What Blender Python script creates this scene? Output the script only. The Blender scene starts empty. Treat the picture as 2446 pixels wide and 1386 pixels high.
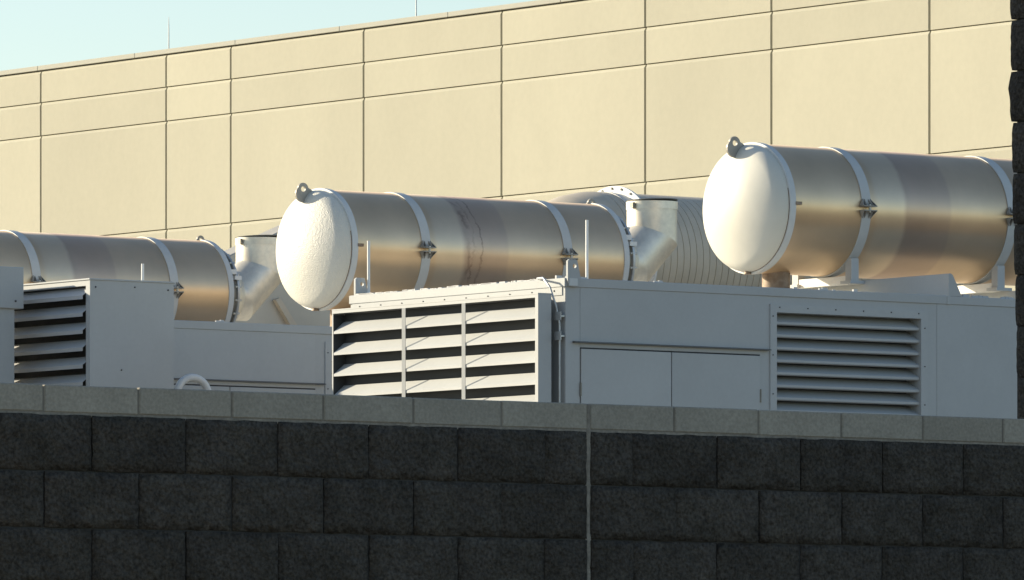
import bpy, bmesh, math, random
from mathutils import Vector, Matrix, noise
R = math.radians
random.seed(7)
sc = bpy.context.scene
col = sc.collection

# ------------------------------------------------------------------ camera
TH = 0.64147
cam = bpy.data.cameras.new('camera')
cam.sensor_width = 36.0
cam.lens = 36.0 * 18526 / 2446
cam.shift_y = 1137.7 / 2446
cam.clip_start = 0.5
cam.clip_end = 6000
camo = bpy.data.objects.new('camera', cam)
col.objects.link(camo)
camo.location = (0, 0, 1.6)
camo.rotation_euler = (R(90), 0, -TH)
sc.camera = camo

# ------------------------------------------------------------------ sky, sun, exposure
SUN_EL = R(19)
SUN_AZ = R(31)          # from +Y towards -X
w = bpy.data.worlds.new('World')
sc.world = w
w.use_nodes = True
wt = w.node_tree
bg = wt.nodes['Background']
sky = wt.nodes.new('ShaderNodeTexSky')
sky.sky_type = 'NISHITA'
sky.sun_disc = False
sky.sun_elevation = SUN_EL
sky.sun_rotation = -SUN_AZ
sky.air_density = 1.0
sky.dust_density = 0.5
sky.ozone_density = 1.0
wt.links.new(sky.outputs[0], bg.inputs[0])
bg.inputs[1].default_value = 0.085
sun = bpy.data.lights.new('sun', 'SUN')
sun.energy = 4.2
sun.angle = R(0.5)
sun.color = (1.0, 0.88, 0.66)
suno = bpy.data.objects.new('sun', sun)
col.objects.link(suno)
sd = Vector((-math.sin(SUN_AZ) * math.cos(SUN_EL), math.cos(SUN_AZ) * math.cos(SUN_EL), math.sin(SUN_EL)))
suno.rotation_euler = sd.to_track_quat('Z', 'Y').to_euler()
suno.location = (0, 0, 60)
vs = sc.view_settings
vs.view_transform = 'Standard'
vs.look = 'None'
vs.exposure = 1.0
vs.gamma = 1.0
vs.use_curve_mapping = False


# ------------------------------------------------------------------ mesh helpers
class MB:
    def __init__(s):
        s.v, s.f, s.sm = [], [], []

    def add(s, vs_, fs, smooth=False, mx=None):
        b = len(s.v)
        for p in vs_:
            p = Vector(p)
            s.v.append(tuple(mx @ p) if mx else tuple(p))
        for f in fs:
            s.f.append(tuple(b + i for i in f))
            s.sm.append(smooth)
        return s

    def box(s, x0, x1, y0, y1, z0, z1, mx=None):
        V = [(x0, y0, z0), (x1, y0, z0), (x1, y1, z0), (x0, y1, z0), (x0, y0, z1), (x1, y0, z1), (x1, y1, z1), (x0, y1, z1)]
        return s.add(V, [(0, 3, 2, 1), (4, 5, 6, 7), (0, 1, 5, 4), (1, 2, 6, 5), (2, 3, 7, 6), (3, 0, 4, 7)], False, mx)

    def prism(s, poly, axis, a, b):
        # poly in the two other axes (cyclic order kept), extruded a..b along axis
        def P(u, v, t):
            return {'x': (t, u, v), 'y': (u, t, v), 'z': (u, v, t)}[axis]
        n = len(poly)
        V = [P(u, v, a) for u, v in poly] + [P(u, v, b) for u, v in poly]
        F = [tuple(range(n))[::-1], tuple(range(n, 2 * n))] + [(i, (i + 1) % n, n + (i + 1) % n, n + i) for i in range(n)]
        return s.add(V, F)

    def lathe(s, prof, o=(0, 0, 0), axis='x', n=48, smooth=True, a0=0.0, a1=2 * math.pi, sharp=False):
        # prof: list of (t, r) along the axis
        full = abs(a1 - a0 - 2 * math.pi) < 1e-6
        m = n if full else n + 1
        def pt(t, r, k):
            a = a0 + (a1 - a0) * k / n
            u, v = r * math.cos(a), r * math.sin(a)
            q = {'x': (t, u, v), 'y': (u, t, v), 'z': (u, v, t)}[axis]
            return (q[0] + o[0], q[1] + o[1], q[2] + o[2])
        segs = [prof[i:i + 2] for i in range(len(prof) - 1)] if sharp else [prof]
        for pr in segs:
            V = [pt(t, max(r, 1e-4), k) for t, r in pr for k in range(m)]
            F = []
            for i in range(len(pr) - 1):
                for k in range(n):
                    k2 = (k + 1) % m
                    F.append((i * m + k, i * m + k2, (i + 1) * m + k2, (i + 1) * m + k))
            s.add(V, F, smooth)
        return s

    def disc(s, t, r, o=(0, 0, 0), axis='x', n=48):
        V = []
        for k in range(n):
            a = 2 * math.pi * k / n
            u, v = r * math.cos(a), r * math.sin(a)
            q = {'x': (t, u, v), 'y': (u, t, v), 'z': (u, v, t)}[axis]
            V.append((q[0] + o[0], q[1] + o[1], q[2] + o[2]))
        return s.add(V, [tuple(range(n))])

    def tube(s, pts, r, n=16, caps=True, mitre_sharp=False):
        pts = [Vector(p) for p in pts]
        d0 = (pts[1] - pts[0]).normalized()
        up = Vector((0, 1, 0)) if abs(d0.y) < 0.9 else Vector((0, 0, 1))
        u = d0.cross(up).normalized()
        v = d0.cross(u)
        ring = [pts[0] + (u * math.cos(2 * math.pi * k / n) + v * math.sin(2 * math.pi * k / n)) * r for k in range(n)]
        rings = [ring]
        for i in range(1, len(pts)):
            d = (pts[i] - pts[i - 1]).normalized()
            nb = d if i == len(pts) - 1 else (d + (pts[i + 1] - pts[i]).normalized()).normalized()
            ring = [p + d * ((pts[i] - p).dot(nb) / d.dot(nb)) for p in ring]
            rings.append(ring)
        if mitre_sharp:
            for a, b in zip(rings, rings[1:]):
                s.add(a + b, [(k, (k + 1) % n, n + (k + 1) % n, n + k) for k in range(n)], True)
        else:
            s.add([p for rg in rings for p in rg],
                  [(i * n + k, i * n + (k + 1) % n, (i + 1) * n + (k + 1) % n, (i + 1) * n + k) for i in range(len(rings) - 1) for k in range(n)], True)
        if caps:
            s.add(rings[0], [tuple(range(n))[::-1]])
            s.add(rings[-1], [tuple(range(n))])
        return s

    def mesh(s, name):
        me = bpy.data.meshes.new(name)
        me.from_pydata(s.v, [], s.f)
        me.polygons.foreach_set('use_smooth', s.sm)
        me.update()
        return me

    def build(s, name, mat, parent=None, loc=None, bev=0, label=None, normals=True):
        me = s.mesh(name)
        if normals:
            b = bmesh.new(); b.from_mesh(me)
            bmesh.ops.recalc_face_normals(b, faces=b.faces)
            b.to_mesh(me); b.free()
        me.materials.append(M[mat] if isinstance(mat, str) else mat)
        o = bpy.data.objects.new(name, me)
        col.objects.link(o)
        o.parent = parent
        if loc: o.location = loc
        if bev:
            m = o.modifiers.new('bevel', 'BEVEL')
            m.width = bev; m.segments = 1; m.limit_method = 'ANGLE'; m.angle_limit = R(40)
        if label: o['label'] = label
        return o


def inst(me, name, mat, parent, loc, rot=None):
    o = bpy.data.objects.new(name, me)
    if not me.materials: me.materials.append(M[mat])
    col.objects.link(o); o.parent = parent; o.location = loc
    if rot: o.rotation_euler = rot
    return o


def thing(name, label, cat, loc=(0, 0, 0), group=None):
    o = bpy.data.objects.new(name, None)
    col.objects.link(o)
    o.empty_display_size = 0.2
    o.location = loc
    o['label'] = label; o['category'] = cat
    if group: o['group'] = group
    return o


def dup(root, loc, label):
    kids = {}
    for ob in col.objects:
        if ob.parent: kids.setdefault(ob.parent, []).append(ob)
    def cp(o, par):
        c = o.copy(); col.objects.link(c); c.parent = par
        for ch in kids.get(o, []): cp(ch, c)
        return c
    r = cp(root, None)
    r.location = loc; r['label'] = label
    return r


# ------------------------------------------------------------------ materials
M = {}


def nd(t, k, **kw):
    n = t.nodes.new(k)
    for a, b in kw.items(): setattr(n, a, b)
    return n


def pbr(name, c, rough=0.5, metal=0.0, var=0.0, vscale=2.0, fine=0.0, fscale=60.0, bump=0.0, bscale=40.0, bdist=0.01, rand=0.0, c2=None, streak=None, spec=0.5):
    m = bpy.data.materials.new(name); m.use_nodes = True
    t = m.node_tree; b = t.nodes['Principled BSDF']
    b.inputs['Roughness'].default_value = rough
    b.inputs['Metallic'].default_value = metal
    b.inputs['Specular IOR Level'].default_value = spec
    co = nd(t, 'ShaderNodeTexCoord').outputs['Object']
    src = co
    oi = nd(t, 'ShaderNodeObjectInfo')
    off = nd(t, 'ShaderNodeVectorMath', operation='ADD')
    sca = nd(t, 'ShaderNodeVectorMath', operation='SCALE')
    t.links.new(oi.outputs['Random'], sca.inputs[0]); sca.inputs['Scale'].default_value = 40.0
    t.links.new(co, off.inputs[0]); t.links.new(sca.outputs[0], off.inputs[1])
    src = off.outputs[0]
    cur = None
    def mult(cur, fac_socket, lo, hi):
        mr = nd(t, 'ShaderNodeMapRange'); mr.inputs[3].default_value = lo; mr.inputs[4].default_value = hi
        mr.inputs[1].default_value = 0.3; mr.inputs[2].default_value = 0.7
        t.links.new(fac_socket, mr.inputs[0])
        vm = nd(t, 'ShaderNodeVectorMath', operation='SCALE')
        if cur is None: vm.inputs[0].default_value = c
        else: t.links.new(cur, vm.inputs[0])
        t.links.new(mr.outputs[0], vm.inputs['Scale'])
        return vm.outputs[0]
    if c2 is not None:
        n = nd(t, 'ShaderNodeTexNoise'); n.inputs['Scale'].default_value = vscale * 1.7; n.inputs['Detail'].default_value = 5
        t.links.new(src, n.inputs['Vector'])
        mr = nd(t, 'ShaderNodeMapRange'); mr.inputs[1].default_value = 0.38; mr.inputs[2].default_value = 0.62
        t.links.new(n.outputs[0], mr.inputs[0])
        mx = nd(t, 'ShaderNodeMix', data_type='RGBA')
        mx.inputs[6].default_value = (*c, 1); mx.inputs[7].default_value = (*c2, 1)
        t.links.new(mr.outputs[0], mx.inputs[0])
        cur = mx.outputs[2]
    if var:
        n = nd(t, 'ShaderNodeTexNoise'); n.inputs['Scale'].default_value = vscale; n.inputs['Detail'].default_value = 6; n.inputs['Roughness'].default_value = 0.65
        if streak:
            mp = nd(t, 'ShaderNodeMapping'); mp.inputs['Scale'].default_value = streak
            t.links.new(src, mp.inputs[0]); t.links.new(mp.outputs[0], n.inputs['Vector'])
        else: t.links.new(src, n.inputs['Vector'])
        cur = mult(cur, n.outputs[0], 1 - var, 1 + var)
    if fine:
        n = nd(t, 'ShaderNodeTexNoise'); n.inputs['Scale'].default_value = fscale; n.inputs['Detail'].default_value = 3
        t.links.new(src, n.inputs['Vector'])
        cur = mult(cur, n.outputs[0], 1 - fine, 1 + fine)
    if rand:
        mr = nd(t, 'ShaderNodeMapRange'); mr.inputs[3].default_value = 1 - rand; mr.inputs[4].default_value = 1 + rand
        t.links.new(oi.outputs['Random'], mr.inputs[0])
        vm = nd(t, 'ShaderNodeVectorMath', operation='SCALE')
        if cur is None: vm.inputs[0].default_value = c
        else: t.links.new(cur, vm.inputs[0])
        t.links.new(mr.outputs[0], vm.inputs['Scale'])
        cur = vm.outputs[0]
    if cur is None: b.inputs['Base Color'].default_value = (*c, 1)
    else: t.links.new(cur, b.inputs['Base Color'])
    if bump:
        n = nd(t, 'ShaderNodeTexNoise'); n.inputs['Scale'].default_value = bscale; n.inputs['Detail'].default_value = 4
        t.links.new(src, n.inputs['Vector'])
        bp = nd(t, 'ShaderNodeBump'); bp.inputs['Strength'].default_value = bump; bp.inputs['Distance'].default_value = bdist
        t.links.new(n.outputs[0], bp.inputs['Height']); t.links.new(bp.outputs[0], b.inputs['Normal'])
    M[name] = m
    return m


pbr('ground', (0.175, 0.15, 0.115), 0.95, var=0.25, vscale=0.15, fine=0.2, fscale=3, bump=0.4, bscale=6, bdist=0.05)
pbr('paint', (0.475, 0.485, 0.48), 0.62, spec=0.25, var=0.05, vscale=1.3, fine=0.015, fscale=35, bump=0.05, bscale=5, bdist=0.02)
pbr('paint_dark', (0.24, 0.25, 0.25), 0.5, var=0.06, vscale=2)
pbr('drip_paint', (0.13, 0.135, 0.135), 0.6)
pbr('paint_light', (0.52, 0.52, 0.51), 0.6, spec=0.25, var=0.05, vscale=3)
pbr('gasket', (0.03, 0.03, 0.033), 0.8)
pbr('screw', (0.08, 0.08, 0.08), 0.5, 0.5)
pbr('interior_shade', (0.05, 0.055, 0.06), 0.8, var=0.1, vscale=3)  # near-black colour stands in for the shade inside hood and louvres
pbr('sticker', (0.62, 0.63, 0.62), 0.5)
pbr('white_pipe', (0.75, 0.75, 0.73), 0.4, var=0.05, vscale=6)
pbr('panel_stucco', (0.413, 0.395, 0.308), 0.85, var=0.06, vscale=0.35, streak=(1, 1, 0.45), fine=0.02, fscale=9, bump=0.12, bscale=24, bdist=0.01, rand=0.055)
pbr('backing', (0.17, 0.14, 0.10), 0.9)
pbr('coping', (0.41, 0.405, 0.35), 0.8, spec=0.2, var=0.04, vscale=1)
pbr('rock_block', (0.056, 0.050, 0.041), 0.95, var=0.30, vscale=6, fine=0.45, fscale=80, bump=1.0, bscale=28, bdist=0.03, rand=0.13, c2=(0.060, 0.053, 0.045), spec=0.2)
pbr('cap_block', (0.31, 0.287, 0.238), 0.95, var=0.10, vscale=4, fine=0.13, fscale=85, bump=0.5, bscale=90, bdist=0.006, rand=0.06, spec=0.2)
pbr('mortar_dark', (0.05, 0.049, 0.046), 0.95, var=0.2, vscale=8)
pbr('mortar', (0.23, 0.21, 0.175), 0.95, var=0.2, vscale=14, fine=0.2, fscale=60)
pbr('galvanized', (0.50, 0.51, 0.51), 0.42, 0.55, var=0.12, vscale=5, fine=0.05, fscale=40)
pbr('strap_steel', (0.56, 0.56, 0.54), 0.55, 0.1, var=0.08, vscale=5)
pbr('duct_steel', (0.84, 0.77, 0.64), 0.42, 0.55, var=0.14, vscale=4, fine=0.05, fscale=30, c2=(0.72, 0.67, 0.57))
pbr('ribbed_steel', (0.56, 0.49, 0.39), 0.6, 0.15, var=0.1, vscale=3)
pbr('plenum_steel', (0.50, 0.465, 0.40), 0.5, 0.3, var=0.08, vscale=2.5)
pbr('dark_steel', (0.25, 0.235, 0.20), 0.5, 0.6, var=0.2, vscale=9)
pbr('rusty_pipe', (0.30, 0.23, 0.17), 0.6, 0.3, var=0.25, vscale=9, c2=(0.22, 0.15, 0.10))
pbr('dome_smooth', (0.67, 0.645, 0.565), 0.5, var=0.03, vscale=4, bump=0.06, bscale=9, bdist=0.02)
pbr('dome_rough', (0.68, 0.655, 0.58), 0.5, var=0.02, vscale=4)
pbr('rim_paint', (0.60, 0.61, 0.60), 0.5, var=0.05, vscale=6)
pbr('lug_steel', (0.34, 0.32, 0.28), 0.55, 0.2, var=0.15, vscale=9)
pbr('rust_line', (0.16, 0.085, 0.04), 0.9, var=0.3, vscale=20)
pbr('mortar_cap', (0.19, 0.172, 0.14), 0.95, var=0.2, vscale=14)
pbr('clamp_steel', (0.33, 0.31, 0.275), 0.55, 0.2, var=0.15, vscale=9)
pbr('bolt', (0.62, 0.6, 0.54), 0.4, 0.3)


def rough_dome():
    m = M['dome_rough']; t = m.node_tree; b = t.nodes['Principled BSDF']
    co = nd(t, 'ShaderNodeTexCoord')
    v = nd(t, 'ShaderNodeTexVoronoi'); v.inputs['Scale'].default_value = 120
    n = nd(t, 'ShaderNodeTexNoise'); n.inputs['Scale'].default_value = 40; n.inputs['Detail'].default_value = 3
    a = nd(t, 'ShaderNodeMath', operation='ADD')
    t.links.new(co.outputs['Object'], v.inputs['Vector']); t.links.new(co.outputs['Object'], n.inputs['Vector'])
    t.links.new(v.outputs[0], a.inputs[0]); t.links.new(n.outputs[0], a.inputs[1])
    bp = nd(t, 'ShaderNodeBump'); bp.inputs['Strength'].default_value = 0.5; bp.inputs['Distance'].default_value = 0.006
    t.links.new(a.outputs[0], bp.inputs['Height']); t.links.new(bp.outputs[0], b.inputs['Normal'])


rough_dome()


ANISO_ROT = 0.25


def shell_mat(name, stain):
    m = bpy.data.materials.new(name); m.use_nodes = True; M[name] = m
    t = m.node_tree; b = t.nodes['Principled BSDF']
    b.inputs['Metallic'].default_value = 0.72
    co = nd(t, 'ShaderNodeTexCoord').outputs['Object']
    sep = nd(t, 'ShaderNodeSeparateXYZ'); t.links.new(co, sep.inputs[0])
    n1 = nd(t, 'ShaderNodeTexNoise'); n1.inputs['Scale'].default_value = 5; n1.inputs['Detail'].default_value = 3
    t.links.new(co, n1.inputs['Vector'])
    ad = nd(t, 'ShaderNodeMath', operation='MULTIPLY_ADD')
    t.links.new(n1.outputs[0], ad.inputs[0]); ad.inputs[1].default_value = 0.05; t.links.new(sep.outputs[0], ad.inputs[2])
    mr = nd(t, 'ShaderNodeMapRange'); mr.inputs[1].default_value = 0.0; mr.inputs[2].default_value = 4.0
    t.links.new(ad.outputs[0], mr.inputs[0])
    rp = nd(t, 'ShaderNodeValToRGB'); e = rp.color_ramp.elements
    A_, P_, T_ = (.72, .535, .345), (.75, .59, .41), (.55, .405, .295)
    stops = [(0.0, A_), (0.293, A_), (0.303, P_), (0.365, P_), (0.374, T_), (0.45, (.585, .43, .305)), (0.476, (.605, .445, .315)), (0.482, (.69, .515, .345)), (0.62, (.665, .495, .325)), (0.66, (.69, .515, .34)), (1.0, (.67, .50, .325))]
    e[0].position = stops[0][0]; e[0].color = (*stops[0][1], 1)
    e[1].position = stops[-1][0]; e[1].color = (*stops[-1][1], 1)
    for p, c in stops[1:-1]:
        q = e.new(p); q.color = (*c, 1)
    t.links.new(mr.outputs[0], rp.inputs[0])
    # brushing: fine rings round the shell
    mp = nd(t, 'ShaderNodeMapping'); mp.inputs['Scale'].default_value = (140, 3, 3)
    t.links.new(co, mp.inputs[0])
    n2 = nd(t, 'ShaderNodeTexNoise'); n2.inputs['Scale'].default_value = 1.0; n2.inputs['Detail'].default_value = 4
    t.links.new(mp.outputs[0], n2.inputs['Vector'])
    n3 = nd(t, 'ShaderNodeTexNoise'); n3.inputs['Scale'].default_value = 2.2; n3.inputs['Detail'].default_value = 5
    t.links.new(co, n3.inputs['Vector'])
    s1 = nd(t, 'ShaderNodeMapRange'); s1.inputs[1].default_value = .3; s1.inputs[2].default_value = .7; s1.inputs[3].default_value = .9; s1.inputs[4].default_value = 1.1
    t.links.new(n3.outputs[0], s1.inputs[0])
    vm = nd(t, 'ShaderNodeVectorMath', operation='SCALE')
    t.links.new(rp.outputs[0], vm.inputs[0]); t.links.new(s1.outputs[0], vm.inputs['Scale'])
    cur = vm.outputs[0]
    if stain:
        # dark runs wandering down one sheet edge
        msk = None
        for (sc_, off_, wid, x0_, amp_) in ((3.2, 0.0, .016, 1.50, .26), (4.6, 7.3, .010, 1.55, .34), (2.6, 3.1, .007, 1.60, .22)):
            mp3 = nd(t, 'ShaderNodeMapping'); mp3.inputs['Location'].default_value = (off_, off_, off_); mp3.inputs['Scale'].default_value = (.8, 1, 1)
            t.links.new(co, mp3.inputs[0])
            n4 = nd(t, 'ShaderNodeTexNoise'); n4.inputs['Scale'].default_value = sc_; n4.inputs['Detail'].default_value = 8; n4.inputs['Roughness'].default_value = .68
            t.links.new(mp3.outputs[0], n4.inputs['Vector'])
            ln = nd(t, 'ShaderNodeMath', operation='MULTIPLY_ADD'); ln.inputs[1].default_value = amp_
            t.links.new(n4.outputs[0], ln.inputs[0]); t.links.new(sep.outputs[0], ln.inputs[2])
            d = nd(t, 'ShaderNodeMath', operation='SUBTRACT'); t.links.new(ln.outputs[0], d.inputs[0]); d.inputs[1].default_value = x0_ + amp_ * .5
            ab = nd(t, 'ShaderNodeMath', operation='ABSOLUTE'); t.links.new(d.outputs[0], ab.inputs[0])
            fa = nd(t, 'ShaderNodeMapRange'); fa.inputs[1].default_value = wid * .3; fa.inputs[2].default_value = wid * 1.6; fa.inputs[3].default_value = .55; fa.inputs[4].default_value = 0
            t.links.new(ab.outputs[0], fa.inputs[0])
            n5 = nd(t, 'ShaderNodeTexNoise'); n5.inputs['Scale'].default_value = 7; n5.inputs['Detail'].default_value = 4
            t.links.new(mp3.outputs[0], n5.inputs['Vector'])
            pa = nd(t, 'ShaderNodeMapRange'); pa.inputs[1].default_value = .4; pa.inputs[2].default_value = .58
            t.links.new(n5.outputs[0], pa.inputs[0])
            mu = nd(t, 'ShaderNodeMath', operation='MULTIPLY'); t.links.new(fa.outputs[0], mu.inputs[0]); t.links.new(pa.outputs[0], mu.inputs[1])
            if msk is None: msk = mu
            else:
                mm = nd(t, 'ShaderNodeMath', operation='MAXIMUM'); t.links.new(msk.outputs[0], mm.inputs[0]); t.links.new(mu.outputs[0], mm.inputs[1]); msk = mm
        mx = nd(t, 'ShaderNodeMix', data_type='RGBA'); t.links.new(msk.outputs[0], mx.inputs[0])
        t.links.new(cur, mx.inputs[6]); mx.inputs[7].default_value = (.20, .12, .085, 1)
        cur = mx.outputs[2]
    t.links.new(cur, b.inputs['Base Color'])
    tg = nd(t, 'ShaderNodeTangent', direction_type='RADIAL', axis='X')
    t.links.new(tg.outputs[0], b.inputs['Tangent'])
    b.inputs['Anisotropic'].default_value = 0.75
    b.inputs['Anisotropic Rotation'].default_value = ANISO_ROT
    rr = nd(t, 'ShaderNodeMapRange'); rr.inputs[3].default_value = .36; rr.inputs[4].default_value = .46
    t.links.new(n2.outputs[0], rr.inputs[0]); t.links.new(rr.outputs[0], b.inputs['Roughness'])
    bp = nd(t, 'ShaderNodeBump'); bp.inputs['Strength'].default_value = .05; bp.inputs['Distance'].default_value = .004
    t.links.new(n2.outputs[0], bp.inputs['Height']); t.links.new(bp.outputs[0], b.inputs['Normal'])


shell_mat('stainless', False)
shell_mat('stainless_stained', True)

# ------------------------------------------------------------------ ground
g = MB().add([(-2500, -2500, 0), (2500, -2500, 0), (2500, 2500, 0), (-2500, 2500, 0)], [(0, 1, 2, 3)]).build('ground', 'ground')
g['kind'] = 'structure'

# ------------------------------------------------------------------ beige panel building
XB = 75.0
bld = thing('warehouse', 'long beige building of smooth rectangular wall panels with a pale metal roof edge', 'building', (XB, 100, 0))
joints = [142.0, 137.6, 133.5, 129.5, 125.5, 121.6, 118.0, 114.28, 110.36, 108.41, 104.54, 100.71, 96.91, 93.72, 89.91, 86.2, 82.3, 78.4, 74.5, 70.4, 66.5, 62.5]
zs = [0.0, 3.1, 5.0, 7.4, 8.86, 10.83, 12.69, 13.275, 13.83]
ZTOP = 13.83
MB().box(0.06, 24, joints[-1] - 100, joints[0] - 100, 0, ZTOP).build('backing_wall', 'backing', bld)
for a, b in zip(joints, joints[1:]):
    for i, (z0, z1) in enumerate(zip(zs, zs[1:])):
        gv, gh = 0.015, 0.004
        y0, y1 = b - 100 + gv, a - 100 - gv
        za, zb = z0 + gh, z1 - gh
        if i == len(zs) - 2: zb = z1
        cvx, ch, dx = 0.012, 0.05, 0.026
        V = [(dx, y0, za), (dx, y1, za), (dx, y1, zb), (dx, y0, zb),
             (0, y0 + cvx, za + 0.004), (0, y1 - cvx, za + 0.004), (0, y1 - cvx, zb - ch), (0, y0 + cvx, zb - ch),
             (0.06, y0, za), (0.06, y1, za), (0.06, y1, zb), (0.06, y0, zb)]
        F = [(4, 7, 6, 5), (0, 4, 5, 1), (1, 5, 6, 2), (2, 6, 7, 3), (3, 7, 4, 0), (0, 1, 9, 8), (1, 2, 10, 9), (2, 3, 11, 10), (3, 0, 8, 11)]
        MB().add(V, F).build('wall_panel', 'panel_stucco', bld)
# roof edge in lengths, with a dark shadow gap beneath
yy = joints[-1]
while yy < joints[0]:
    y2 = min(yy + 3.05, joints[0])
    MB().box(-0.022, 0.4, yy - 100 + 0.003, y2 - 100 - 0.003, ZTOP + 0.012, ZTOP + 0.095).build('coping', 'coping', bld, bev=0.006)
    yy = y2
for ly, h in ((110.72, 0.60), (103.47, 0.75), (96.3, 0.75)):
    MB().lathe([(0, 0.012), (h * .7, 0.010), (h, 0.004)], (0.3, ly - 100, ZTOP + 0.095), 'z', 8).build('lightning_rod', 'galvanized', bld)

# ------------------------------------------------------------------ block walls
def rock_mesh(W, H, seed, amp=0.012):
    rnd = random.Random(seed)
    nx, nz = max(5, int(W / 0.034)), 6
    V, F = [], []
    off = Vector((rnd.uniform(0, 50), rnd.uniform(0, 50), rnd.uniform(0, 50)))
    for j in range(nz + 1):
        for i in range(nx + 1):
            x, z = W * i / nx, H * j / nz
            ex = min(i, nx - i); ez = min(j, nz - j)
            e = min(1, min(ex / 1.0, ez / 1.0))*.85+.0
            d = 0.004 * e + amp * e * noise.fractal(Vector((x * 9, z * 11, 0)) + off, 1.0, 2.0, 4) + rnd.uniform(-.0035, .0035) * e
            if ex and ez:
                x += rnd.uniform(-.006, .006); z += rnd.uniform(-.006, .006)
            elif ex: z += rnd.uniform(-.002, .002)
            elif ez: x += rnd.uniform(-.002, .002)
            V.append((x, -d, z))
    m = nx + 1
    for j in range(nz):
        for i in range(nx):
            a = j * m + i
            F.append((a, a + 1, a + m + 1, a + m))
    ring = [i for i in range(m)] + [j * m + nx for j in range(1, nz + 1)] + [nz * m + i for i in range(nx - 1, -1, -1)] + [j * m for j in range(nz - 1, 0, -1)]
    b = len(V)
    for k in ring: V.append((V[k][0], 0.06, V[k][2]))
    n = len(ring)
    for k in range(n): F.append((ring[(k + 1) % n], ring[k], b + k, b + (k + 1) % n))
    mb = MB(); mb.v, mb.f, mb.sm = V, F, [True] * (nx * nz) + [False] * n
    me = mb.mesh('block')
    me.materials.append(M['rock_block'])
    return me


MOD, CH, JT = 0.4064, 0.2032, 0.006
full = [rock_mesh(MOD - JT, CH - JT, 10 + i) for i in range(9)]
half = [rock_mesh(MOD / 2 - JT, CH - JT, 40 + i) for i in range(5)]
YW, ZCAP, CAPH = 23.107, 2.959, 0.100
XCJ = 15.179 + 6 * MOD
wall = thing('block_wall', 'low foreground wall of dark rough blocks topped by a pale smooth block course', 'wall', (XCJ, YW, 0))
ZR = ZCAP - CAPH
nl, nr = 9, 10
MB().box(-nl * MOD, -0.012, 0.0065, 0.19, 0, ZR - 0.012).build('mortar', 'mortar_dark', wall)
MB().box(0.012, nr * MOD, 0.0065, 0.19, 0, ZR - 0.012).build('mortar', 'mortar_dark', wall)
MB().box(-nl * MOD, -0.012, 0.003, 0.19, ZR - 0.012, ZR + 0.002).build('bed_joint', 'mortar', wall)
MB().box(0.012, nr * MOD, 0.003, 0.19, ZR - 0.012, ZR + 0.002).build('bed_joint', 'mortar', wall)
MB().box(-nl * MOD, nr * MOD, 0.004, 0.186, ZR + 0.002, ZCAP - 0.006).build('mortar', 'mortar_cap', wall)
# control joint: uneven pale sealant strip
cj = MB(); prev = None
rnd = random.Random(3)
k = 0
zz = 0.0
prof = []
while zz < ZCAP - 0.004:
    fr = ((ZR - zz) / CH) % 1.0
    wd = 0.0085 + rnd.uniform(-.002, .002) + (0.005 if fr < .08 or fr > .95 else 0)
    prof.append((zz, rnd.uniform(-.0025, .0025), wd if zz < ZR else 0.007)); zz += 0.021
prof.append((ZCAP - 0.004, 0, 0.007))
V = []
for z_, o_, w_ in prof: V += [(o_ - w_, 0.004, z_), (o_, -0.001, z_), (o_ + w_, 0.004, z_)]
F = []
for i in range(len(prof) - 1):
    for q in (0, 1): F.append((i * 3 + q, i * 3 + q + 1, i * 3 + q + 4, i * 3 + q + 3))
MB().add(V, F, True).build('control_joint', 'mortar', wall)
MB().box(-0.013, 0.013, 0.005, 0.19, 0, ZCAP - 0.01).build('mortar', 'mortar', wall)
cnt = 0
for c in range(14):
    z0 = ZR - (c + 1) * CH + JT / 2 - 0.003
    for side in (-1, 1):
        n = nl if side < 0 else nr
        x = 0.0
        k = 0
        while x < n * MOD - 0.01:
            hb = (c % 2 == 0 and k == 0)
            W = MOD / 2 if hb else MOD
            if x + W > n * MOD + .01: W = MOD / 2; hb = True
            me = random.choice(half if hb else full)
            sh = 0.008 if (k == 0) else 0
            xx = x if side > 0 else -x - W
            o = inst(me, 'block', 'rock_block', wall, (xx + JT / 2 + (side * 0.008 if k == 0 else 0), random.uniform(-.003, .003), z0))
            x += W; k += 1; cnt += 1
cme = None
for i in range(-nl, nr):
    x = i * MOD
    ins0 = 0.008 if i == 0 else 0.0035
    ins1 = 0.008 if i == -1 else 0.0035
    MB().box(ins0, MOD - ins1, 0.0, 0.194, 0.003, CAPH).build('cap_block', 'cap_block', wall, (x, random.uniform(-.001, .001), ZR + random.uniform(-.001, .001)), bev=0.004)

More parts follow.
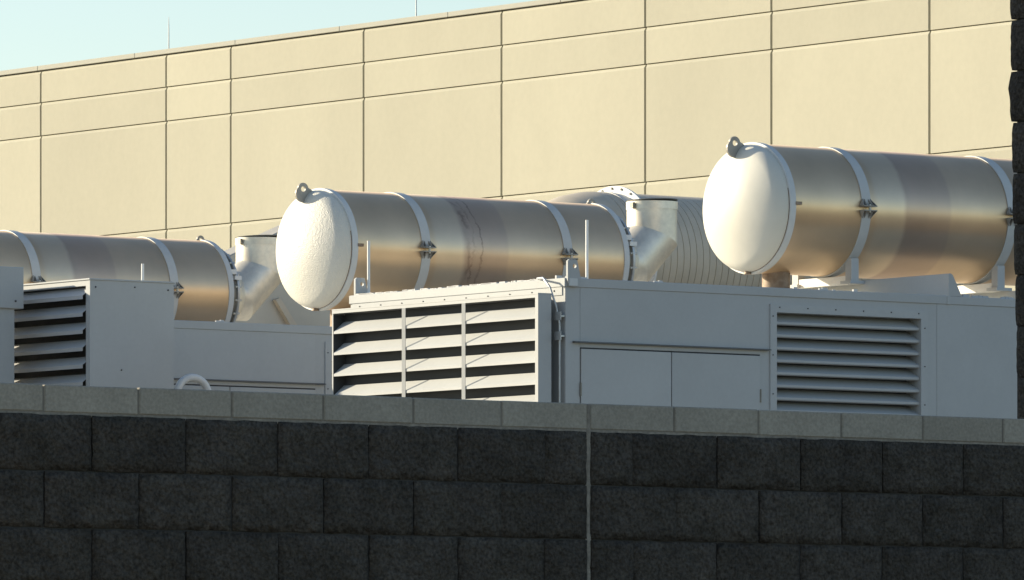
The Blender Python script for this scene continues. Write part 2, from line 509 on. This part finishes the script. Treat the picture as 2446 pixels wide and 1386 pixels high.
# taller wall whose end shows at the right edge
tw = thing('block_wall', 'tall dark block wall rising at the extreme right edge of the picture', 'wall', (20.04, 23.31, 0))
z00 = 3.144 - 15 * CH
ext = [0.0] * 14 + [0.0, .004, .012, .020, .029, .032, .044, .040, .044, .046, .048, .05, .05]
for c in range(len(ext)):
    z0 = z00 + c * CH
    D = 0.166 + ext[c]
    # end block: rough face towards -X with an uneven far corner
    rnd = random.Random(100 + c)
    V, F = [], []
    ny, nz = 7, 9
    for j in range(nz + 1):
        for i in range(ny + 1):
            y, z = D * i / ny, JT / 2 + (CH - JT) * j / nz
            ez = min(j, nz - j)
            e = min(1, ez / 1.2)
            if i == ny: y += -0.004 * (1 - e) + rnd.uniform(-.0012, .0012) * e + (0.010 * max(0, 1 - abs(j - 6) / 2.2) if c == 20 else 0)
            V.append((-(0.008 * e + rnd.uniform(0, .006) * e) * (0.3 if i in (0, ny) else 1), y, z0 + z))
    m = ny + 1
    for j in range(nz):
        for i in range(ny):
            a = j * m + i; F.append((a, a + m, a + m + 1, a + 1))
    b = len(V)
    for j in range(nz + 1):
        q = V[j * m + ny]; V.append((0.4, q[1], q[2]))
    for j in range(nz): F.append((j * m + ny, (j + 1) * m + ny, b + j + 1, b + j))
    b2 = len(V)
    for j in range(nz + 1):
        q = V[j * m]; V.append((0.4, q[1], q[2]))
    for j in range(nz): F.append((j * m, b2 + j, b2 + j + 1, (j + 1) * m))
    F.append(tuple([i for i in range(m)] + [b, b2])); F.append(tuple([nz * m + i for i in range(m)][::-1] + [b2 + nz, b + nz]))
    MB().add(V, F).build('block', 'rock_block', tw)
    for kk in range(6):
        inst(random.choice(full), 'block', 'rock_block', tw, (0.4 + JT + kk * MOD - (MOD / 2 if c % 2 and kk else 0), 0.0, z0 + JT / 2)) if not (c % 2 and kk == 0) else inst(random.choice(half), 'block', 'rock_block', tw, (0.4 + JT, 0.0, z0 + JT / 2))
MB().box(0.012, 2.8, 0.008, 0.184, 0, z00 + len(ext) * CH - 0.02).build('mortar', 'mortar_dark', tw)

# made-up block tower, unseen left of the view, added to shade the tall wall
st = thing('shade_tower', 'plain dark block tower added out of view at left to shade the tall wall', 'tower', (15.2, 28.2, 0))
MB().box(-2.4, 2.4, 0, 4.2, 0, 7.8).build('wall', 'mortar_dark', st)
MB().box(-2.5, 2.5, -0.1, 4.3, 7.8, 7.95).build('coping', 'cap_block', st, bev=0.01)

# ------------------------------------------------------------------ generator enclosures
EX, EY, L, W = 33.03, 43.6, 6.5, 2.6
ZF, ZRF = 4.982, 5.045


def lug_mesh(t=0.02):
    # trapezoid plate with a hole, in XZ, thickness along Y; base 0.12 wide
    n = 24
    hc, hr = (0.06, 0.085), 0.016
    V = []
    outer = []
    for k in range(n):
        a = 2 * math.pi * k / n
        dx, dz = math.cos(a), math.sin(a)
        best = 9
        for (px, pz, nx_, nz_) in ((0.06, 0.13, 0, 1), (0.06, -0.06, 0, -1), (0.115, 0.0, 0.97, 0.24), (0.0, 0, -1, 0)):
            den = dx * nx_ + dz * nz_
            if den > 1e-6:
                s_ = ((px - hc[0]) * nx_ + (pz - hc[1]) * nz_) / den
                best = min(best, s_)
        outer.append((hc[0] + dx * best, hc[1] + dz * best))
    inner = [(hc[0] + hr * math.cos(2 * math.pi * k / n), hc[1] + hr * math.sin(2 * math.pi * k / n)) for k in range(n)]
    mb = MB()
    for y in (0, t):
        V += [(x, y, z) for x, z in outer] + [(x, y, z) for x, z in inner]
    F = []
    for k in range(n):
        k2 = (k + 1) % n
        F += [(k, k2, n + k2, n + k), (2 * n + k, 3 * n + k, 3 * n + k2, 2 * n + k2), (k, 2 * n + k, 2 * n + k2, k2), (n + k, n + k2, 3 * n + k2, 3 * n + k)]
    return mb.add(V, F)


def blade(mb_len, depth, rise, lip, t=0.003):
    # louvre blade profile in (inward, z), extruded along length by caller
    return [(0, 0), (0, lip), (depth, lip + rise), (depth, lip + rise - t), (t, lip - t * 0.5), (t, 0)]


def enclosure(label):
    e = thing('generator_enclosure', label, 'enclosure', (EX, EY, 0), 'generator enclosures standing in a row')
    # main walls, front with a louvre opening
    xs_, z_ = [0, 1.905, 3.254, L], [0, 2.6, 4.868, ZF]
    mb = MB()
    for i in range(3):
        for j in range(3):
            if i == 1 and j == 1: continue
            mb.add([(xs_[i], 0, z_[j]), (xs_[i + 1], 0, z_[j]), (xs_[i + 1], 0, z_[j + 1]), (xs_[i], 0, z_[j + 1])], [(0, 1, 2, 3)])
    dep = 0.16
    a, b, z0, z1 = xs_[1], xs_[2], z_[1], z_[2]
    mb.add([(a, 0, z0), (a, dep, z0), (a, dep, z1), (a, 0, z1)], [(0, 1, 2, 3)])
    mb.add([(b, 0, z0), (b, dep, z0), (b, dep, z1), (b, 0, z1)], [(0, 3, 2, 1)])
    mb.add([(a, 0, z1), (a, dep, z1), (b, dep, z1), (b, 0, z1)], [(0, 1, 2, 3)])
    mb.add([(a, 0, z0), (b, 0, z0), (b, dep, z0), (a, dep, z0)], [(0, 1, 2, 3)])
    mb.add([(0, 0, 0), (0, W, 0), (0, W, ZF), (0, 0, ZF)], [(0, 3, 2, 1)])
    mb.add([(L, 0, 0), (L, W, 0), (L, W, ZF), (L, 0, ZF)], [(0, 1, 2, 3)])
    mb.add([(0, W, 0), (L, W, 0), (L, W, ZF), (0, W, ZF)], [(0, 3, 2, 1)])
    mb.build('wall', 'paint', e, normals=False)
    MB().add([(a, dep, z0), (b, dep, z0), (b, dep, z1), (a, dep, z1)], [(0, 1, 2, 3)]).build('louvre_back', 'interior_shade', e)
    # skin panels
    for (x0, x1, za, zb) in ((0.002, 0.1275, 0.1, ZF - .001), (0.131, 1.752, 4.562, ZF - .001), (3.41, 4.9, 0.1, ZF - .001), (4.906, L - .003, 0.1, ZF - .001)):
        MB().box(x0, x1, -0.003, 0.001, za, zb).build('panel', 'paint', e)
    # double doors
    MB().box(0.1275, 1.7545, -0.0016, 0.001, 1.2, 4.559).build('door_gasket', 'gasket', e)
    for i, (x0, x1) in enumerate(((0.134, 0.9395), (0.947, 1.749))):
        d = MB().box(x0, x1, -0.012, 0.0, 1.25, 4.549).build('door', 'paint', e, bev=0.002)
        hx = x0 - 0.004 if i == 0 else x1 + 0.004
        for hz in (4.215, 3.1, 1.8):
            MB().lathe([(0, .0001), (0, .007), (.095, .007), (.095, .0001)], (hx, -0.012, hz), 'z', 10, sharp=True).build('hinge', 'dark_steel', d)
    # drip bar over the doors
    MB().prism([(0.0, 4.603), (-0.035, 4.598), (-0.035, 4.590), (-0.030, 4.590), (-0.030, 4.595), (0.0, 4.589)], 'x', 0.062, 1.835).build('drip_bar', 'drip_paint', e)
    # louvre in the long side
    fr = MB()
    fr.box(1.845, 1.9045, -0.010, 0.0, 2.55, 4.925); fr.box(3.2545, 3.315, -0.010, 0.0, 2.55, 4.925)
    fr.box(1.9045, 3.2545, -0.010, 0.0, 4.8685, 4.925); fr.box(1.9045, 3.2545, -0.010, 0.0, 2.55, 2.599)
    fo = fr.build('louvre_frame', 'paint', e)
    sb = MB()
    for k in range(6): sb.lathe([(-0.0155, 0.0001), (-0.0145, .0048), (-.010, .0048)], (1.93 + k * .26, 0, 4.905), 'y', 8)
    for k in range(8):
        sb.lathe([(-0.0155, 0.0001), (-0.0145, .0048), (-.010, .0048)], (1.868, 0, 4.84 - k * .28), 'y', 8)
        sb.lathe([(-0.0155, 0.0001), (-0.0145, .0048), (-.010, .0048)], (3.288, 0, 4.80 - k * .28), 'y', 8)
    sb.build('screws', 'screw', fo)['kind'] = 'stuff'
    zc = 4.785
    bm_ = MB().prism([(0, 0), (0, .017), (.135, .084), (.135, .081), (.003, .0145), (.003, .003), (.022, -.004), (.022, -.007)], 'x', 0, 1.347)
    me = None
    for k in range(24):
        if zc < 2.62: break
        if me is None:
            o = bm_.build('louvre_blade', 'paint', e, (1.9065, 0.012, zc)); me = o.data
        else: inst(me, 'louvre_blade', 'paint', e, (1.9065, 0.012, zc))
        zc -= 0.0905
    # roof
    MB().box(-0.010, L + .01, -0.010, W + .01, ZF, ZRF).build('roof', 'paint', e, bev=0.004)
    MB().prism([(3.515, ZRF), (3.515, 5.205), (3.535, 5.210), (3.555, 5.198), (3.64, ZRF)], 'y', -0.011, W - 0.3).build('roof_rib', 'paint', e)
    MB().prism([(4.935, ZRF), (4.935, 5.180), (5.06, 5.180), (5.06, ZRF)], 'y', 0.45, W - 0.3).build('roof_rib', 'paint', e)
    MB().box(3.50, 3.53, -0.014, 0.02, ZF + .001, ZRF + .002).build('rib_bracket', 'paint', e)
    # flange strip with screws above the end hood
    MB().box(-0.006, 0.0, 0.03, W - 0.03, 4.925, 4.981).build('hood_flange', 'paint', e)
    sb = MB()
    for k in range(10): sb.lathe([(-0.011, 0.0001), (-0.010, .0065), (-.006, .0065)], (0, 0.12 + k * .262, 4.958), 'x', 8)
    sb.build('screws', 'screw', e)['kind'] = 'stuff'
    # lugs
    lg = lug_mesh()
    me = None
    for (x, y) in ((0.0, -0.031), (0.0, W - 0.06), (L - .12, -0.031), (L - .12, W - .06)):
        if me is None:
            o = lg.build('lifting_lug', 'paint', e, (x, y, ZRF)); me = o.data
        else: o = inst(me, 'lifting_lug', 'paint', e, (x, y, ZRF))
    # louvred end hood
    hood = bpy.data.objects.new('end_hood', None)
    mb = MB()
    hb0, hb1, ht, hz0 = 0.05, 2.555, 4.925, 2.2
    X0, X1 = -0.20, -0.085
    mb.box(X0, X1, hb0, hb0 + .024, hz0, ht); mb.box(X0, X1, hb1 - .014, hb1, hz0, ht)
    mb.box(X0 - .002, X1, hb0 + .0001, hb1 - .0001, ht + .0005, ht + .010)
    mb.box(X0, X1, hb0 + .024, hb1 - .014, hz0, hz0 + .02)
    mb.box(X0 - 0.001, X0 + .004, hb0 + .0005, hb0 + .036, hz0, ht); mb.box(X0 - 0.001, X0 + .004, hb0 + .036, hb1 - .0005, ht - .022, ht - .0005)
    h = mb.build('end_hood', 'paint', e)
    MB().box(X1 + .001, -0.001, 0.17, W - .17, hz0 + .02, ht - .02).build('hood_neck', 'paint_dark', h)  # darker colour puts the recess shade into the neck
    MB().box(X1 - .008, X1, hb0 + .024, hb1 - .014, hz0 + .02, ht).build('hood_back', 'interior_shade', h)
    MB().box(X0 + .004, X1 - .009, hb1 - .0175, hb1 - .0145, hz0 + .02, ht - .03).build('hood_shade_sheet', 'interior_shade', h)  # dark sheet that paints shade over the inner side plate
    MB().box(X0 + .006, X1 - .009, hb0 + .03, hb1 - .02, ht - .025, ht - .001).build('hood_shade_sheet', 'interior_shade', h)  # dark sheet painting in the shade below the hood top
    for y in (0.928, 1.655):
        mu = MB().box(-.002, .002, -.017, .017, hz0, ht - .0225).build('mullion', 'paint', h, (X0 - .006, y, 0))
        mu.rotation_euler = (0, 0, R(13))
    prof = [(X0 + .002 + p, q) for p, q in blade(1, .092, .074, .017)]
    bl = MB()
    n = len(prof)
    bl.add([(x, hb0 + .0245, z) for x, z in prof] + [(x, hb1 - .018, z) for x, z in prof],
           [tuple(range(n)), tuple(range(n, 2 * n))[::-1]] + [(i, n + i, n + (i + 1) % n, (i + 1) % n) for i in range(n)])
    me = None
    z = 4.755
    while z > hz0 + .05:
        if me is None:
            o = bl.build('hood_blade', 'paint', h, (0, 0, z)); me = o.data
        else: inst(me, 'hood_blade', 'paint', h, (0, 0, z))
        z -= 0.155
    # conduit down the corner
    cd = MB().tube([(-0.02, 0.30, 5.055), (-0.075, 0.16, 5.05), (-0.09, 0.06, 4.98), (-0.055, 0.035, 4.85), (-0.035, 0.02, 4.72), (-0.035, 0.02, 2.4)], 0.0075, 8).build('conduit', 'galvanized', e)
    for z in (4.775, 4.635):
        MB().box(-0.05, -0.001, 0.004, 0.036, z - .006, z + .006).box(-0.055, -0.05, -.02, 0.06, z - .03, z + .03).build('conduit_clamp', 'galvanized', cd)
    # loose roof sealant and bolt heads along the roof edge
    rb = MB(); rnd = random.Random(5)
    for k in range(60):
        y = rnd.uniform(0.25, W - .1); s_ = rnd.uniform(.006, .016)
        rb.box(0.0, .03, y, y + rnd.uniform(.02, .09), ZRF - .001, ZRF + s_ * .7)
    for k in range(26):
        x = rnd.choice([rnd.uniform(.1, .4), rnd.uniform(1.0, 1.15), rnd.uniform(2.3, 2.9), rnd.uniform(3.9, 4.6)]); s_ = rnd.uniform(.008, .02)
        rb.box(x, x + rnd.uniform(.02, .06), 0.3, 0.3 + s_, ZRF - .001, ZRF + .022 + s_)
    rb.build('sealant', 'paint_light', e)['kind'] = 'stuff'
    # base
    MB().box(-0.15, L + .15, -0.15, W + .15, 0, 0.12).build('plinth', 'cap_block', e, bev=.01)
    return e


E3 = enclosure('grey generator enclosure at right with double doors, side louvre and sunlit louvred end')
E2 = dup(E3, (33.01, 49.1, -0.03), 'grey generator enclosure behind the white bent pipe, under the middle silencer')
E1 = dup(E3, (33.0, 54.6, 0.0), 'farthest grey generator enclosure, beneath the leftmost silencer')
MB().box(0.012, 0.085, -0.034, -0.0315, ZRF - .055, ZRF - .003).build('sticker', 'sticker', E3)


def rod(par, x, y, h, mat='white_pipe'):
    MB().lathe([(0, .0001), (0, .03), (.012, .03), (.012, .011), (h, .011), (h, .0001)], (x, y, ZRF), 'z', 10, sharp=True).build('vent_rod', mat, par)


rod(E3, 34.29 - EX, 45.0 - EY, 0.54)
rod(E3, 0.09, 2.5, 0.40)
rod(E2, 33.76 - 33.01, 0.9, 0.49)

# ------------------------------------------------------------------ exhaust silencers
RS = 0.478
AX = 0.685          # axis height over the roof
XO = 35.40          # dome pole


def eye_lug():
    n = 28
    hc, hr, ro = (0.0, 0.0), 0.022, 0.050
    outer, inner = [], []
    for k in range(n):
        a = 2 * math.pi * k / n
        dx, dz = math.cos(a), math.sin(a)
        best = ro
        # flare to the base on the lower right
        if dz < 0.15:
            best = ro + 0.05 * max(0, -dz + .15) * (1.0 + 2.2 * max(0, dx))
        outer.append((dx * best, dz * best)); inner.append((hr * dx, hr * dz))
    V = []
    for y in (-.009, .009): V += [(x, y, z) for x, z in outer] + [(x, y, z) for x, z in inner]
    F = []
    for k in range(n):
        k2 = (k + 1) % n
        F += [(k, k2, n + k2, n + k), (2 * n + k, 3 * n + k, 3 * n + k2, 2 * n + k2), (k, 2 * n + k, 2 * n + k2, k2), (n + k, n + k2, 3 * n + k2, 3 * n + k)]
    return MB().add(V, F)


def silencer(label):
    s = thing('exhaust_silencer', label, 'silencer', (XO, 44.93, ZRF), 'stainless exhaust silencers on the enclosure roofs')
    o = (0, 0, AX)
    x_rim0, x_rim1 = 0.348, 0.400
    x_end = 3.07
    # shell
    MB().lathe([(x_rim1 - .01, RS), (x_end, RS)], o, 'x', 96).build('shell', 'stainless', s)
    # dome
    pr = []
    Rc, rk, Rr = 0.80, 0.13, RS - .006
    x_p = 0.118
    phi = math.asin((Rr - rk) / (Rc - rk))
    for k in range(13):
        a = phi * k / 12
        pr.append((x_p + Rc * (1 - math.cos(a)), Rc * math.sin(a)))
    kc = x_p + Rc - (Rc - rk) * math.cos(phi)
    for k in range(1, 11):
        a = phi + (math.pi / 2 - phi) * k / 10
        pr.append((kc - rk * math.cos(a), Rr - rk + rk * math.sin(a)))
    pr.append((x_rim0 + .01, Rr))
    MB().lathe(pr, o, 'x', 96).build('dome', 'dome_smooth', s)
    # rims
    MB().lathe([(x_rim0 - .005, RS - .02), (x_rim0 - .005, RS - .0045), (x_rim0, RS - .0045)], o, 'x', 48, a0=R(165), a1=R(265), sharp=True).build('rust_seam', 'rust_line', s)
    rm = MB().lathe([(x_rim0, RS - .01), (x_rim0, RS + .010), (x_rim1, RS + .010), (x_rim1, RS - .01)], o, 'x', 96, sharp=True).build('rim', 'rim_paint', s)
    MB().box(x_rim1 - .005, x_rim1 + .05, -RS - .016, -RS + .02, AX + .0, AX + .024).build('rim_latch', 'rusty_pipe', rm)
    MB().lathe([(x_end - .005, RS - .02), (x_end - .005, RS + .008), (x_end + .045, RS + .008), (x_end + .045, RS - .03), (x_end + .06, .3), (x_end + .075, .0001)], o, 'x', 96, sharp=True).build('rim', 'rim_paint', s)
    # dome eye lug and lug at the other end
    el = eye_lug()
    l1 = el.build('lifting_eye', 'lug_steel', s, (0.205, 0, AX + RS - .004))
    inst(l1.data, 'lifting_eye', 'lug_steel', s, (x_end + .02, 0, AX + RS + .008)).scale = (.75, 1, .75)
    MB().lathe([(0, .0001), (0, .03), (.02, .022), (.02, .0001)], (0.33, 0, AX - RS - .012), 'z', 12, sharp=True).build('drain_plug', 'rusty_pipe', s)
    # straps in halves with clamp gussets
    for xs in (1.07, 2.49):
        w2 = 0.042
        st_ = None
        for (a0, a1) in ((R(3), R(177)), (R(183), R(357))):
            q = MB().lathe([(xs - w2, RS + .001), (xs - w2, RS + .008), (xs + w2, RS + .008), (xs + w2, RS + .001)], o, 'x', 64, a0=a0, a1=a1, sharp=True).build('strap', 'strap_steel', s)
            st_ = st_ or q
        for sgn in (1, -1):
            for ysgn in (-1, 1):
                y0 = ysgn * (RS + .009)
                z0 = AX + sgn * .012
                # ear plate
                mb = MB().box(xs - .062, xs + .062, min(y0, y0 + ysgn * .05), max(y0, y0 + ysgn * .05), min(z0, z0 + sgn * .008), max(z0, z0 + sgn * .008))
                for gx in (-.062, -.03, .03, .062):
                    pts = [(y0 - ysgn * .004, z0 + sgn * .008), (y0 + ysgn * .045, z0 + sgn * .008), (y0 - ysgn * .004, z0 + sgn * .058)]
                    lean = .35 * gx
                    V = []
                    for dx in (-.003, .003):
                        for (yq, zq), lq in zip(pts, (0, 0, 1)):
                            V.append((xs + gx + dx - lq * lean, yq, zq))
                    mb.add(V, [(0, 1, 2), (3, 5, 4), (0, 3, 4, 1), (1, 4, 5, 2), (2, 5, 3, 0)])
                for gx in (-1, 1):   # side triangles
                    V = [(xs + gx * .036, y0 - ysgn * .002, z0 + sgn * .008), (xs + gx * .062, y0 - ysgn * .002, z0 + sgn * .008), (xs + gx * .036, y0 - ysgn * .002, z0 + sgn * .062),
                         (xs + gx * .036, y0 + ysgn * .003, z0 + sgn * .008), (xs + gx * .062, y0 + ysgn * .003, z0 + sgn * .008), (xs + gx * .036, y0 + ysgn * .003, z0 + sgn * .062)]
                    mb.add(V, [(0, 1, 2), (3, 5, 4), (0, 3, 4, 1), (1, 4, 5, 2), (2, 5, 3, 0)])
                mb.build('strap_clamp', 'clamp_steel', st_)
        MB().lathe([(-.03, .0001), (-.03, .011), (.03, .011), (.03, .0001)], (xs + .01, -RS - .035, AX), 'z', 8, sharp=True).build('clamp_bolt', 'bolt', st_)
        # saddle legs standing on brackets of the roof beam
        for ys in (-.33, .30):
            zt = AX - math.sqrt(RS ** 2 - ys ** 2) - .015
            zb = .158
            lg = MB().box(xs - .035, xs + .035, ys - .02, ys + .004, zb, zt).box(xs - .035, xs - .029, ys + .0045, ys + .05, zb, zt).build('saddle_leg', 'paint_light', s)
            MB().box(xs - .06, xs + .09, ys - .04, ys + .08, .135, .158).build('foot_plate', 'paint_light', lg)
        MB().box(xs - .03, xs + .03, -.30, .28, AX - RS - .075, AX - RS - .012).build('saddle_beam', 'white_pipe', s)
    # inlet riser under the dome end
    MB().lathe([(0, .0001), (0, .155), (.022, .155), (.022, .105), (AX - RS + .03, .105)], (0.60, 0, 0), 'z', 32, sharp=True).build('inlet_pipe', 'rusty_pipe', s)
    bb = MB()
    for k in range(10):
        a = 2 * math.pi * k / 10
        bb.lathe([(.022, .014), (.045, .014), (.045, .0001)], (0.60 + .132 * math.cos(a), .132 * math.sin(a), 0), 'z', 6, sharp=True)
    bb.build('flange_bolts', 'bolt', s)['kind'] = 'stuff'
    # outlet: neck, flanges, mitred elbow, flap cap
    MB().lathe([(x_end + .04, .405), (x_end + .135, .405)], o, 'x', 48).build('outlet_neck', 'dark_steel', s)
    MB().lathe([(x_end + .13, .35), (x_end + .13, .425), (x_end + .15, .425), (x_end + .15, .2)], o, 'x', 48, sharp=True).build('outlet_flange', 'galvanized', s)
    bb = MB()
    for k in range(22):
        a = 2 * math.pi * (k + .5) / 22
        bb.lathe([(x_end + .11, .0001), (x_end + .11, .011), (x_end + .172, .011), (x_end + .172, .0001)], (0, .412 * math.cos(a), AX + .412 * math.sin(a)), 'x', 6, sharp=True)
    bb.build('flange_bolts', 'bolt', s)['kind'] = 'stuff'
    rp = 0.208
    MB().lathe([(x_end + .15, .395), (x_end + .355, rp)], o, 'x', 48).build('outlet_cone', 'duct_steel', s)
    x0 = x_end + .355; xv = 39.12 - XO
    zt = 6.25 - ZRF
    eb = MB().tube([(x0, 0, AX), (xv - .235, 0, AX), (xv, 0, AX + .235), (xv, 0, zt)], rp, 48, caps=False, mitre_sharp=True)
    el_ = eb.build('outlet_elbow', 'duct_steel', s)
    MB().lathe([(zt - .062, rp + .003), (zt - .062, rp + .005), (zt + .003, rp + .005), (zt + .003, rp - .004), (zt - .06, rp - .004)], (xv, 0, 0), 'z', 48, sharp=True).build('rain_collar', 'duct_steel', el_)
    MB().box(xv - rp - .03, xv - rp - .008, -.05, -.005, zt - .055, zt - .01).build('collar_latch', 'dark_steel', el_)
    cap = MB().lathe([(0.010, rp + .004), (0.015, rp + .006), (0.019, rp + .002), (.019, .0001)], (0, 0, 0), 'z', 48, sharp=True).disc(.010, rp + .004, axis='z').build('flap_cap', 'dark_steel', el_, (xv, 0, zt))
    cap.rotation_euler = (R(-1.5), R(-1.2), 0)
    # tie bracket by the shell end
    MB().box(x_end + .05, x_end + .13, -.40, -.35, AX + .17, AX + .21).box(x_end + .10, x_end + .17, -.42, -.37, AX + .12, AX + .155).build('tie_bracket', 'white_pipe', s)
    return s


S3 = silencer('nearest stainless exhaust silencer, at right, with smooth white domed end')
S2 = dup(S3, (XO - .02, 50.43, ZRF - .012), 'middle stainless exhaust silencer with pebbled white domed end and dark stain')
S1 = dup(S3, (XO - .12, 55.93, ZRF - .015), 'leftmost stainless exhaust silencer with its domed end out of the frame')


def swap(root, part, mat):
    for ob in list(col.objects):
        if ob.parent == root and ob.name.split('.')[0] == part:
            ob.data = ob.data.copy(); ob.data.materials[0] = M[mat]


swap(S2, 'dome', 'dome_rough')
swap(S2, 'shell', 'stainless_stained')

# ------------------------------------------------------------------ large ribbed duct behind the middle silencer
RD = 0.56
rd = thing('ribbed_duct', 'large ribbed steel duct with bolted flange behind the middle silencer elbow', 'duct', (38.8, 52.5, 0))
ZD = 6.49 - RD
LD = 5.2
def rib_prof(x0, x1, step, amp):
    pr = []
    x = x0
    while x < x1 - 1e-6:
        xe = min(x + step, x1)
        pr += [(x, RD), (xe - .009, RD + .002), (xe - .008, RD - amp), (xe - .001, RD - amp)]
        x = xe
    pr.append((x1, RD))
    return pr
MB().lathe([(0.72, 0.40), (0.80, 0.455), (0.95, 0.515), (1.12, 0.55), (1.2, RD)], (0, 0, ZD), 'x', 72).build('duct_reducer', 'ribbed_steel', rd)
MB().lathe(rib_prof(1.2, 1.36, .066, .006), (0, 0, ZD), 'x', 72, sharp=True).build('duct_section', 'ribbed_steel', rd)
MB().lathe(rib_prof(1.54, LD, .070, .006), (0, 0, ZD), 'x', 72, sharp=True).build('duct_section', 'ribbed_steel', rd)
MB().lathe([(1.36, RD - .01), (1.36, RD + .006), (1.41, RD + .006), (1.41, RD), (1.54, RD)], (0, 0, ZD), 'x', 72, sharp=True).build('duct_collar', 'strap_steel', rd)
fl = MB().lathe([(1.475, RD - .01), (1.475, RD + .06), (1.495, RD + .06), (1.495, RD - .01)], (0, 0, ZD), 'x', 72, sharp=True).build('duct_flange', 'white_pipe', rd)
bb = MB()
for k in range(28):
    a = 2 * math.pi * k / 28
    bb.lathe([(1.465, .0001), (1.465, .011), (1.475, .011)], (0, (RD + .038) * math.cos(a), ZD + (RD + .038) * math.sin(a)), 'x', 8, sharp=True)
bb.build('flange_bolts', 'screw', fl)['kind'] = 'stuff'
MB().disc(0.72, 0.40, (0, 0, ZD)).build('end_plate', 'ribbed_steel', rd)
for x in (1.8, 3.0, 4.8):
    for y in (-.4, .4):
        MB().box(x - .05, x + .05, y - .05, y + .05, 0, ZD - RD * .6).build('support_post', 'paint_dark', rd)
# dark strip on top beside the stack
# ------------------------------------------------------------------ plenum behind the left elbow
pl = thing('air_plenum', 'pale sheet-metal plenum with sloped top behind the left silencer elbow', 'duct', (39.5, 57.8, 0))
MB().prism([(0.25, 0), (2.6, 0), (2.6, 6.62), (1.4, 6.62), (1.0, 6.455), (0.90, 6.41), (0.46, 6.22), (0.25, 6.0)], 'y', 0, 0.3).build('casing', 'plenum_steel', pl, bev=.01)
MB().prism([(0.95, 5.84), (1.0, 5.86), (1.32, 5.45), (1.25, 5.43)], 'y', -0.05, -0.001).build('brace', 'ribbed_steel', pl)

# ------------------------------------------------------------------ louvred cabinet and its neighbour at left
XL, YL = 31.938, 48.0
lc = thing('louvred_cabinet', 'tall plain grey cabinet with shaded louvres on its left side', 'cabinet', (XL, YL, 0))
CW, CD, CZ = 0.752, 1.35, 5.21
mb = MB()
mb.box(0, CW, 0, .012, 0, CZ); mb.box(0.20, CW, .0125, CD, 0, CZ - .006)
mb.box(0, .1995, .0125, .055, 0, CZ); mb.box(0, .1995, CD - .03, CD, 0, CZ); mb.box(0, .1995, .0555, CD - .0305, CZ - .04, CZ)
mb.build('casing', 'paint', lc)
MB().box(-.008, CW + .008, -.008, CD + .008, CZ + .0005, CZ + .014).build('top', 'paint', lc, bev=.003)
MB().box(0.185, 0.199, .056, CD - .031, 0, CZ - .041).build('louvre_back', 'interior_shade', lc)
me = None
z = 5.07
while z > 2.0:
    if me is None:
        pr = [(-.03, 0), (-.03, .028), (.055, .090), (.13, .100), (.13, .097), (.056, .087), (-.027, .026), (-.027, 0)]
        n = len(pr)
        bl = MB().add([(x, .0565, q) for x, q in pr] + [(x, CD - .0315, q) for x, q in pr], [tuple(range(n)), tuple(range(n, 2 * n))[::-1]] + [(i, n + i, n + (i + 1) % n, (i + 1) % n) for i in range(n)])
        o = bl.build('louvre_blade', 'paint_light', lc, (0, 0, z)); me = o.data
    else: inst(me, 'louvre_blade', 'paint_light', lc, (0, 0, z))
    z -= 0.1285
for (x, z) in ((.05, 5.16), (.4, 5.17), (.7, 5.16), (.28, 4.55)):
    MB().lathe([(-.006, .0001), (-.006, .006), (0, .006)], (x, 0, z), 'y', 8).build('screw', 'screw', lc)

YM = 48.6
mc = thing('equipment_cabinet', 'grey cabinet with overhanging top at the extreme left edge', 'cabinet', (29.5, YM, 0))
MB().box(0, 2.16, 0, 0.95, 0, 5.26).build('casing', 'paint', mc)
MB().box(-.04, 2.225, -.03, 0.98, 5.015, 5.325).build('top_hood', 'paint', mc, bev=.004)
for x, z in ((2.15, 5.07), (1.5, 5.07), (1.0, 5.07)):
    MB().lathe([(-.008, .0001), (-.008, .007), (0, .007)], (x, -.03, z), 'y', 8).build('screw', 'screw', mc)

# ------------------------------------------------------------------ gooseneck vent
gv = thing('gooseneck_vent', 'white bent vent pipe peeking over the block wall beside the louvred cabinet', 'pipe', (33.135, 48.4, 0))
pts = [(-.145, 0, 0), (-.145, 0, 4.40)]
for k in range(1, 16):
    a = math.pi * (1 - k / 16)
    pts.append((.145 * math.cos(a), 0, 4.40 + .138 * math.sin(a)))
pts += [(.145, 0, 4.40), (.145, 0, 4.10)]
MB().tube(pts, .029, 16).build('pipe', 'white_pipe', gv)
MB().lathe([(0, .0001), (0, .06), (.02, .06), (.02, .029)], (-.145, 0, 0), 'z', 16, sharp=True).build('base_flange', 'white_pipe', gv)
